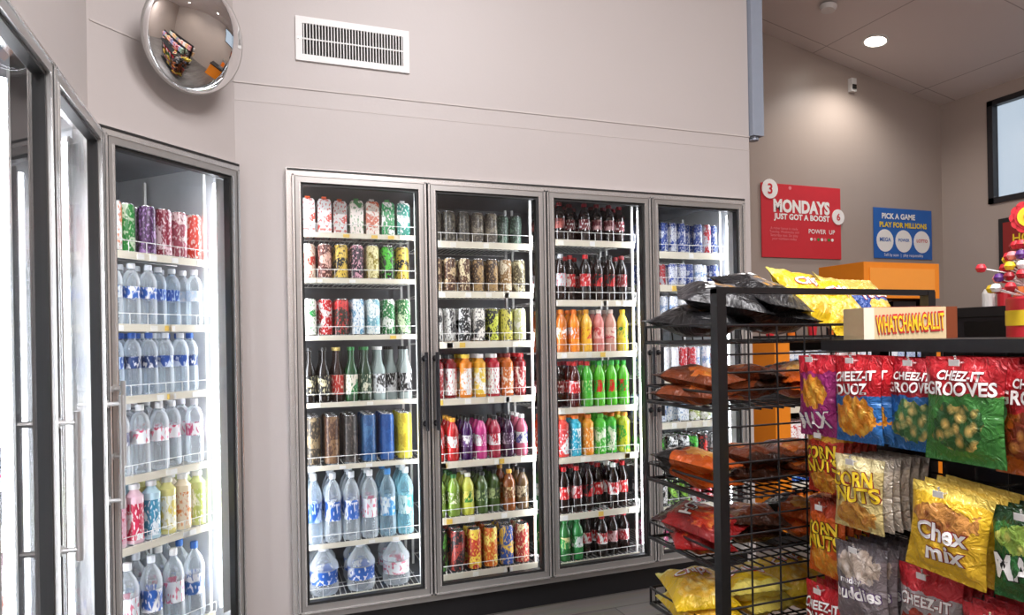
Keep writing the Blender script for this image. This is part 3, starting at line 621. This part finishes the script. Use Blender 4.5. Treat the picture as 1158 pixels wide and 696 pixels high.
D['cornt']=bag_mesh('corn_snack_bag',.14,.185,.022,bag_mat('foil_cornwhite','#d8c684','#e8dca8','#d8a048','#b8702c',.2,.42,.2),[('CORN',-.05,.2,.8,YL,T_maroon,.1,.2),('NUTS',.05,.0,.8,YL,T_maroon,.1,.2)],7)
D['corno']=bag_mesh('corn_snack_bag',.13,.2,.02,bag_mat('foil_cornorange','#d8601c','#a83818','#e8902c','#f0b848',.2,.42,.2),[('CORN',-.05,.16,.8,YL,BK,.1,.2),('NUTS',.05,-.02,.8,YL,BK,.1,.2)],8)
D['silver']=bag_mesh('snack_bag',.14,.18,.022,bag_mat('foil_silver','#d8d0c0','#b8b0a4','#c8bca4','#e8e0d0',.3,.3,.2,metal=.3),[],9)
D['chex']=bag_mesh('snack_mix_bag',.175,.20,.03,bag_mat('foil_yellow','#ecc030','#ecd060','#d0924a','#8a4a20',.68,.46,.16,band_y=(.95,1.1)),[('Chex',0,.02,.6,WH,T_maroon,.06,.2),('mix',.06,-.2,.44,WH,T_maroon,.06,.18)],10)
D['gmax']=bag_mesh('snack_bag',.15,.19,.026,bag_mat('foil_green2','#2c6c34','#1c3c20','#8cb048','#d8d870',.68,.42,.16),[('MAX',0,-.12,.8,WH,BK,.06,None)],11)
D['buddies']=bag_mesh('snack_mix_bag',.145,.20,.024,bag_mat('foil_grey','#8c8488','#6a6468','#b8a898','#e8e0d8',.72,.46,.2),[('muddy',-.1,.04,.45,WH,T_purp,.1,.1),('buddies',0,-.1,.82,WH,T_purp,.06,.16)],12)
D['mix']=bag_mesh('snack_mix_bag',.16,.20,.026,bag_mat('foil_greyred','#a8a0a0','#c02c34','#b04838','#6a2020',.3,.46,.22,band_y=(.8,1.1)),[('CHEEZ-IT',0,.14,.76,WH,T_maroon,.04,.13)],13)
D['blackchip']=bag_mesh('chip_bag',.22,.28,.045,bag_mat('foil_black','#1e1e20','#2a2a2e','#5a5a5e','#c8902c',.5,.3,.2),[("Kettle",0,.18,.5,WH,None,.0,.1)],14)
D['yellowchip']=bag_mesh('chip_bag',.19,.25,.045,bag_mat('foil_yellow2','#e0bc20','#e8d868','#e8b838','#f4e090',.3,.4,.2),[("Chips",0,.1,.6,WH,RD,.1,.2)],15)
D['bluechip']=bag_mesh('chip_bag',.18,.24,.04,bag_mat('foil_bluegold','#27468c','#c8b050','#d8b040','#e8d080',.35,.4,.2,band_y=(.75,1.1)),[("Tortilla",0,.15,.7,WH,RD,.1,.15)],16)
D['orangechip']=bag_mesh('chip_bag',.17,.23,.03,bag_mat('foil_brown','#7a3a1c','#3a2014','#d8702c','#e8a048',.35,.4,.25),[],17)
D['redchip']=bag_mesh('chip_bag',.18,.24,.035,bag_mat('foil_red2','#901c1c','#301010','#c83c24','#e89040',.4,.4,.25),[("HOT",0,.15,.5,WH,BK,.1,.2)],18)
D['peach']=bag_mesh('chip_bag',.17,.23,.03,bag_mat('foil_orange','#c85a1c','#1c1c1c','#e8a040','#f0c070',.4,.36,.25,band_y=(.75,1.1)),[("BBQ",0,.3,.5,WH,BK,.0,.15)],19)

def put_bag(key,M):
    o=bpy.data.objects.new(D[key].name.split('.')[0],D[key]); COL.objects.link(o); o.matrix_world=M; return o
Bface=Matrix(((0,0,-1,0),(-1,0,0,0),(0,1,0,0),(0,0,0,1)))
def hang(key,x,y,ztop,n=2,dx=.035,yaw=.0,roll=0,alt=None):
    me=D[key]; hh=max(v.co.y for v in me.vertices)
    for k in range(n):
        if x+dx*k>GX-.05: break
        kk=key if (k==0 or alt is None) else alt
        M=Matrix.Translation((x+dx*k,y,ztop-hh))@Matrix.Rotation(yaw+random.uniform(-.05,.05),4,'Z')@Matrix.Rotation(roll+random.uniform(-.03,.03),4,'X')@Bface
        put_bag(kk,M)
    gond.rod((GX,y,ztop-.012),(x-.02,y,ztop-.012),.0028,M_chrome,6); gond.rod((x-.02,y,ztop-.012),(x-.028,y,ztop+.004),.0028,M_chrome,6)
    gond.box(x-.031,x-.029,y-.012,y+.012,ztop-.018,ztop-.004,M_white)
hang('max',1.28,-1.795,1.315,2); hang('duoz',1.28,-1.93,1.315,3,yaw=.1); hang('groovb',1.34,-2.045,1.31,3,yaw=.1); hang('groovg',1.31,-2.185,1.315,4,yaw=.08); hang('groovr',1.36,-2.315,1.30,3,yaw=.1)
hang('groovr',1.35,-2.55,1.30,3)
hang('cornr',1.29,-1.81,1.11,5,.028); hang('cornt',1.27,-1.935,1.06,6,.03,alt='silver',yaw=.1); hang('chex',1.28,-2.165,1.025,4,roll=.12,yaw=.15); hang('gmax',1.30,-2.325,1.01,4); hang('chex',1.30,-2.6,1.02,3)
hang('corno',1.29,-1.81,.915,5,.028); hang('buddies',1.28,-1.93,.835,5,yaw=.1); hang('mix',1.33,-2.08,.81,4); hang('duoz',1.28,-1.81,.69,4); hang('mix',1.30,-2.26,.78,4); hang('duoz',1.3,-2.45,.78,3)
hang('gmax',1.3,-1.95,.59,3); hang('chex',1.3,-2.2,.56,3)
gond.build('snack_gondola')
def lay(key,x,y,z,yaw,tilt=0,roll=0):
    put_bag(key,Matrix.Translation((x,y,z))@Matrix.Rotation(yaw,4,'Z')@Matrix.Rotation(roll,4,'Y')@Matrix.Rotation(tilt,4,'X'))
zt0=SZ[0]
lay('blackchip',1.14,-1.46,zt0+.065,.3,.12,-.12); lay('blackchip',1.20,-1.50,zt0+.13,1.0,.2,-.25); lay('blackchip',1.36,-1.50,zt0+.07,1.5,.1,0); lay('blackchip',1.34,-1.50,zt0+.15,.2,.4,.1)
lay('yellowchip',1.52,-1.50,zt0+.14,.2,.85,.1); lay('yellowchip',1.63,-1.52,zt0+.11,.1,.9,0); lay('yellowchip',1.58,-1.44,zt0+.15,-.3,.7,.2)
lay('bluechip',1.76,-1.54,zt0+.10,.1,1.0,0); lay('bluechip',1.70,-1.48,zt0+.12,.5,.9,.2); lay('yellowchip',1.74,-1.42,zt0+.12,.2,.8,0)
for zi,keys in ((1,['orangechip','orangechip','peach','orangechip']),(2,['peach','orangechip','orangechip','redchip']),(3,['redchip','orangechip','peach','orangechip']),(4,['yellowchip','yellowchip','yellowchip','orangechip']),(5,['orangechip','redchip','peach','yellowchip'])):
    for k,key in enumerate(keys):
        for j in range(2):
            lay(key,RX0+.07+k*.19+random.uniform(-.02,.01),RY0+.2+random.uniform(-.01,.03),SZ[zi]+.038+.045*j,random.uniform(-.45,.45)+(math.pi if k%2 else 0),random.uniform(-.05,.2),random.uniform(-.18,.12))

b=MB(); M_card=pmat('candy_carton','#d8c49a',.5,noise=.08); 
L_,H_,D_=.255,.084,.10
b.box(-L_/2,L_/2,0,H_,-D_,0,M_card); b.box(-L_/2+.03,L_/2-.03,H_,H_+.002,-D_+.02,-.02,T_maroon)
b.box(-L_/2,-L_/2+.028,.0,H_,0,.001,pmat('print_cream','#ece4d0',.5)); b.box(L_/2-.03,L_/2,.0,H_,0,.001,pmat('print_brown','#7a3a1c',.5))
text_add(b,"WHATCHAMACALLIT",-.002,.042,.185,RD,lambda x,y:.0025,.075,hmax=.058,squash=3.4,rot=.05); text_add(b,"WHATCHAMACALLIT",-.002,.042,.185,YL,lambda x,y:.0035,.015,hmax=.052,squash=3.2,rot=.05)
yaw=math.atan2(-.349,.937)+.05
flat_obj(b,'candy_bar_box',Matrix.Translation((1.47,-1.925,DZ+.001))@Matrix.Rotation(yaw,4,'Z')@Matrix.Rotation(math.pi/2,4,'X'))
b=MB(); cx,cy,cz=1.75,-2.05,DZ+.001
b.lathe([(0,0),(.055,0),(.055,.10),(.05,.105),(.015,.11),(.012,.26),(0,.26)],T_redpr,20,T=Matrix.Translation((cx,cy,cz)))
b.lathe([(.056,.03),(.0565,.03),(.0565,.07),(.056,.07)],T_yelpr,20,T=Matrix.Translation((cx,cy,cz)))
LM=[T_purp,T_whitepr,RD,T_pinkpr,T_yelpr,T_maroon,T_redpr,T_redpr]
for k in range(60):
    lv=k//12; a=k*.53+lv*.3; zz=cz+.13+.028*lv; r=.085-.013*lv+ (.05 if k%9==0 else 0)
    p=Vector((cx+math.cos(a)*r,cy+math.sin(a)*r,zz)); b.rod((cx,cy,zz-.03),p,.0018,T_whitepr,6)
    b.lathe([(0,-.012),(.009,-.010),(.0135,0),(.009,.010),(0,.012)],LM[(k*5)%8],10,T=Matrix.Translation(p))
cam_dir=Vector((-.80,-.6,0)).normalized(); qm=cam_dir.to_track_quat('Z','Y').to_matrix().to_4x4()
Td=Matrix.Translation((cx,cy,cz+.315))@qm
for k in range(12):
    a=k*math.pi/6; b.lathe([(0,-.004),(.015,-.004),(.015,.004),(0,.004)],T_redpr,12,T=Td@Matrix.Translation((.030*math.cos(a),.030*math.sin(a),0)))
b.lathe([(0,-.006),(.034,-.006),(.034,.006),(0,.006)],T_redpr,20,T=Td); b.lathe([(0,.0065),(.028,.0065),(.028,.009),(0,.009)],T_yelpr,20,T=Td); b.lathe([(0,.0095),(.014,.0095),(.014,.011),(0,.011)],T_redpr,20,T=Td)
b.rod((cx,cy,cz+.25),(cx,cy,cz+.30),.005,T_redpr,8)
b.build('lollipop_display_stand',smooth=True)

b=MB(); ix0,ix1,iy0,iy1=2.95,4.5,.28,.75
b.box(ix0,ix1,iy0,iy1,0,.1,M_black); b.box(ix0,ix0+.12,iy0-.02,iy1,.1,1.33,M_orange); b.box(ix1-.12,ix1,iy0-.02,iy1,.1,1.33,M_orange); b.box(ix0,ix1,iy0-.03,iy1,1.33,1.37,M_black); b.box(ix0,ix1,iy1-.02,iy1,.1,1.33,M_dark)
SH=[.12,.40,.66,.90,1.12]
for z in SH: b.box(ix0+.12,ix1-.12,iy0,iy1-.02,z-.02,z,M_white); b.box(ix0+.12,ix1-.12,iy0-.008,iy0,z-.035,z+.004,M_rail)
b.build('display_shelving')
for z,pr,kd,r,h in ((.12,[org,yel,lime,red],'bottle',.035,.22),(.40,[blue,silver,rb,red],'can',.033,.16),(.66,[redw,org,yellow,blue],'can',.04,.15),(.90,[P('#e0e0e0','#c02828'),rb,silver,P('#d8d8d8','#208040')],'can',.033,.16),(1.12,[rbw,P('#e8e8e8','#d03030'),rbw,P('#b8c8e0','#2040a0')],'can',.033,.15)):
    product_row('packaged_drinks',Matrix.Identity(4),ix0+.14,ix1-.14,iy0+.01,z,kd,r,h,pr,depth=2)
b=MB(); b.box(3.76,4.48,.30,.70,1.62,1.87,M_orange); b.box(3.81,4.43,.294,.30,1.66,1.83,pmat('sign_face','#f09a3a',.4))
for x in (3.78,4.43): b.box(x,x+.03,.34,.66,1.37,1.62,M_dark)
b.box(3.82,4.04,.36,.66,1.37,1.60,M_black); b.box(4.10,4.32,.36,.66,1.37,1.60,M_dark); 
for x in (3.88,3.97,4.16,4.25): b.rod((x,.36,1.52),(x,.32,1.50),.012,M_chrome,8)
b.build('coffee_machine')
b=MB(); 
for k in range(7):
    x=3.02+.09*k; y=.38+.1*(k%2)
    b.lathe([(0,0),(.025,0),(.034,.1+.04*(k%2)),(.036,.1+.04*(k%2)),(0,.1+.04*(k%2))],[T_redpr,T_yelpr,T_org,T_whitepr][k%4],12,T=Matrix.Translation((x,y,1.37)))
b.build('paper_cups',smooth=True)
b=MB(); b.box(5.2,6.05,-1.4,1.3,0,.86,M_orange); b.box(5.15,6.05,-1.45,1.35,.86,.92,M_black); b.box(5.45,6.0,.2,.9,.92,1.58,M_dark); b.box(5.44,5.45,.28,.82,1.05,1.46,M_glass); b.box(5.435,5.45,.2,.9,1.50,1.57,T_blk); b.box(5.5,6.0,-.6,0,.92,1.5,M_alu); b.box(5.47,5.5,-.5,-.1,1.1,1.4,T_org)
for k in range(5): b.lathe([(0,0),(.05,0),(.05,.12),(.03,.16),(0,.16)],[T_redpr,T_yelpr,T_org,T_redpr,T_whitepr][k],12,T=Matrix.Translation((5.72,.28+.13*k,1.58)))
b.build('food_counter')
for (gx,gy) in ((2.9,-3.4),(4.1,-3.6)):
    b=MB(); b.mats=list(PM)
    b.box(gx-.03,gx+.03,gy-1.1,gy+1.1,.0,1.4,M_dark); b.box(gx-.4,gx+.4,gy-1.1,gy+1.1,0,.14,M_black)
    for z in (.45,.78,1.10):
        b.box(gx-.34,gx+.34,gy-1.1,gy+1.1,z-.02,z,M_black)
    for z in (.14,.45,.78,1.10):
        for sx in (-1,1):
            y=gy-1.06
            while y<gy+1.0:
                wdt=random.uniform(.08,.2); hh=random.uniform(.14,.24); c=srgb(random.choice(['#c02828','#e0a020','#2a5aa8','#e8e4dc','#2c7a3c','#6a2c70','#d86020','#3a2418']))
                xa,xb=sorted((gx+sx*.10,gx+sx*.30)); b.box(xa,xb,y,y+wdt*.94,z,z+hh,PM[0],col=c); y+=wdt
    b.build('snack_shelving')

# ---------------------------------------------------------------- world & camera
w=bpy.data.worlds.new('world'); S.world=w; w.use_nodes=True; nt=w.node_tree
bg=nt.nodes['Background']; bg.inputs[0].default_value=srgb('#cfdcec'); bg.inputs[1].default_value=1.0
cam=bpy.data.cameras.new('camera'); co=bpy.data.objects.new('camera',cam); COL.objects.link(co)
fw=Vector((.349,.937,0)).normalized(); up=Vector((0,0,1)); rt=fw.cross(up).normalized()
Rm_=Matrix((rt,up,-fw)).transposed().to_4x4()
co.matrix_world=Matrix.Translation((-.15,-3.25,1.37))@Rm_@Matrix.Rotation(-.017,4,'Z')
cam.sensor_width=36; cam.lens=24.0; cam.shift_y=.032; cam.clip_start=.05
S.camera=co
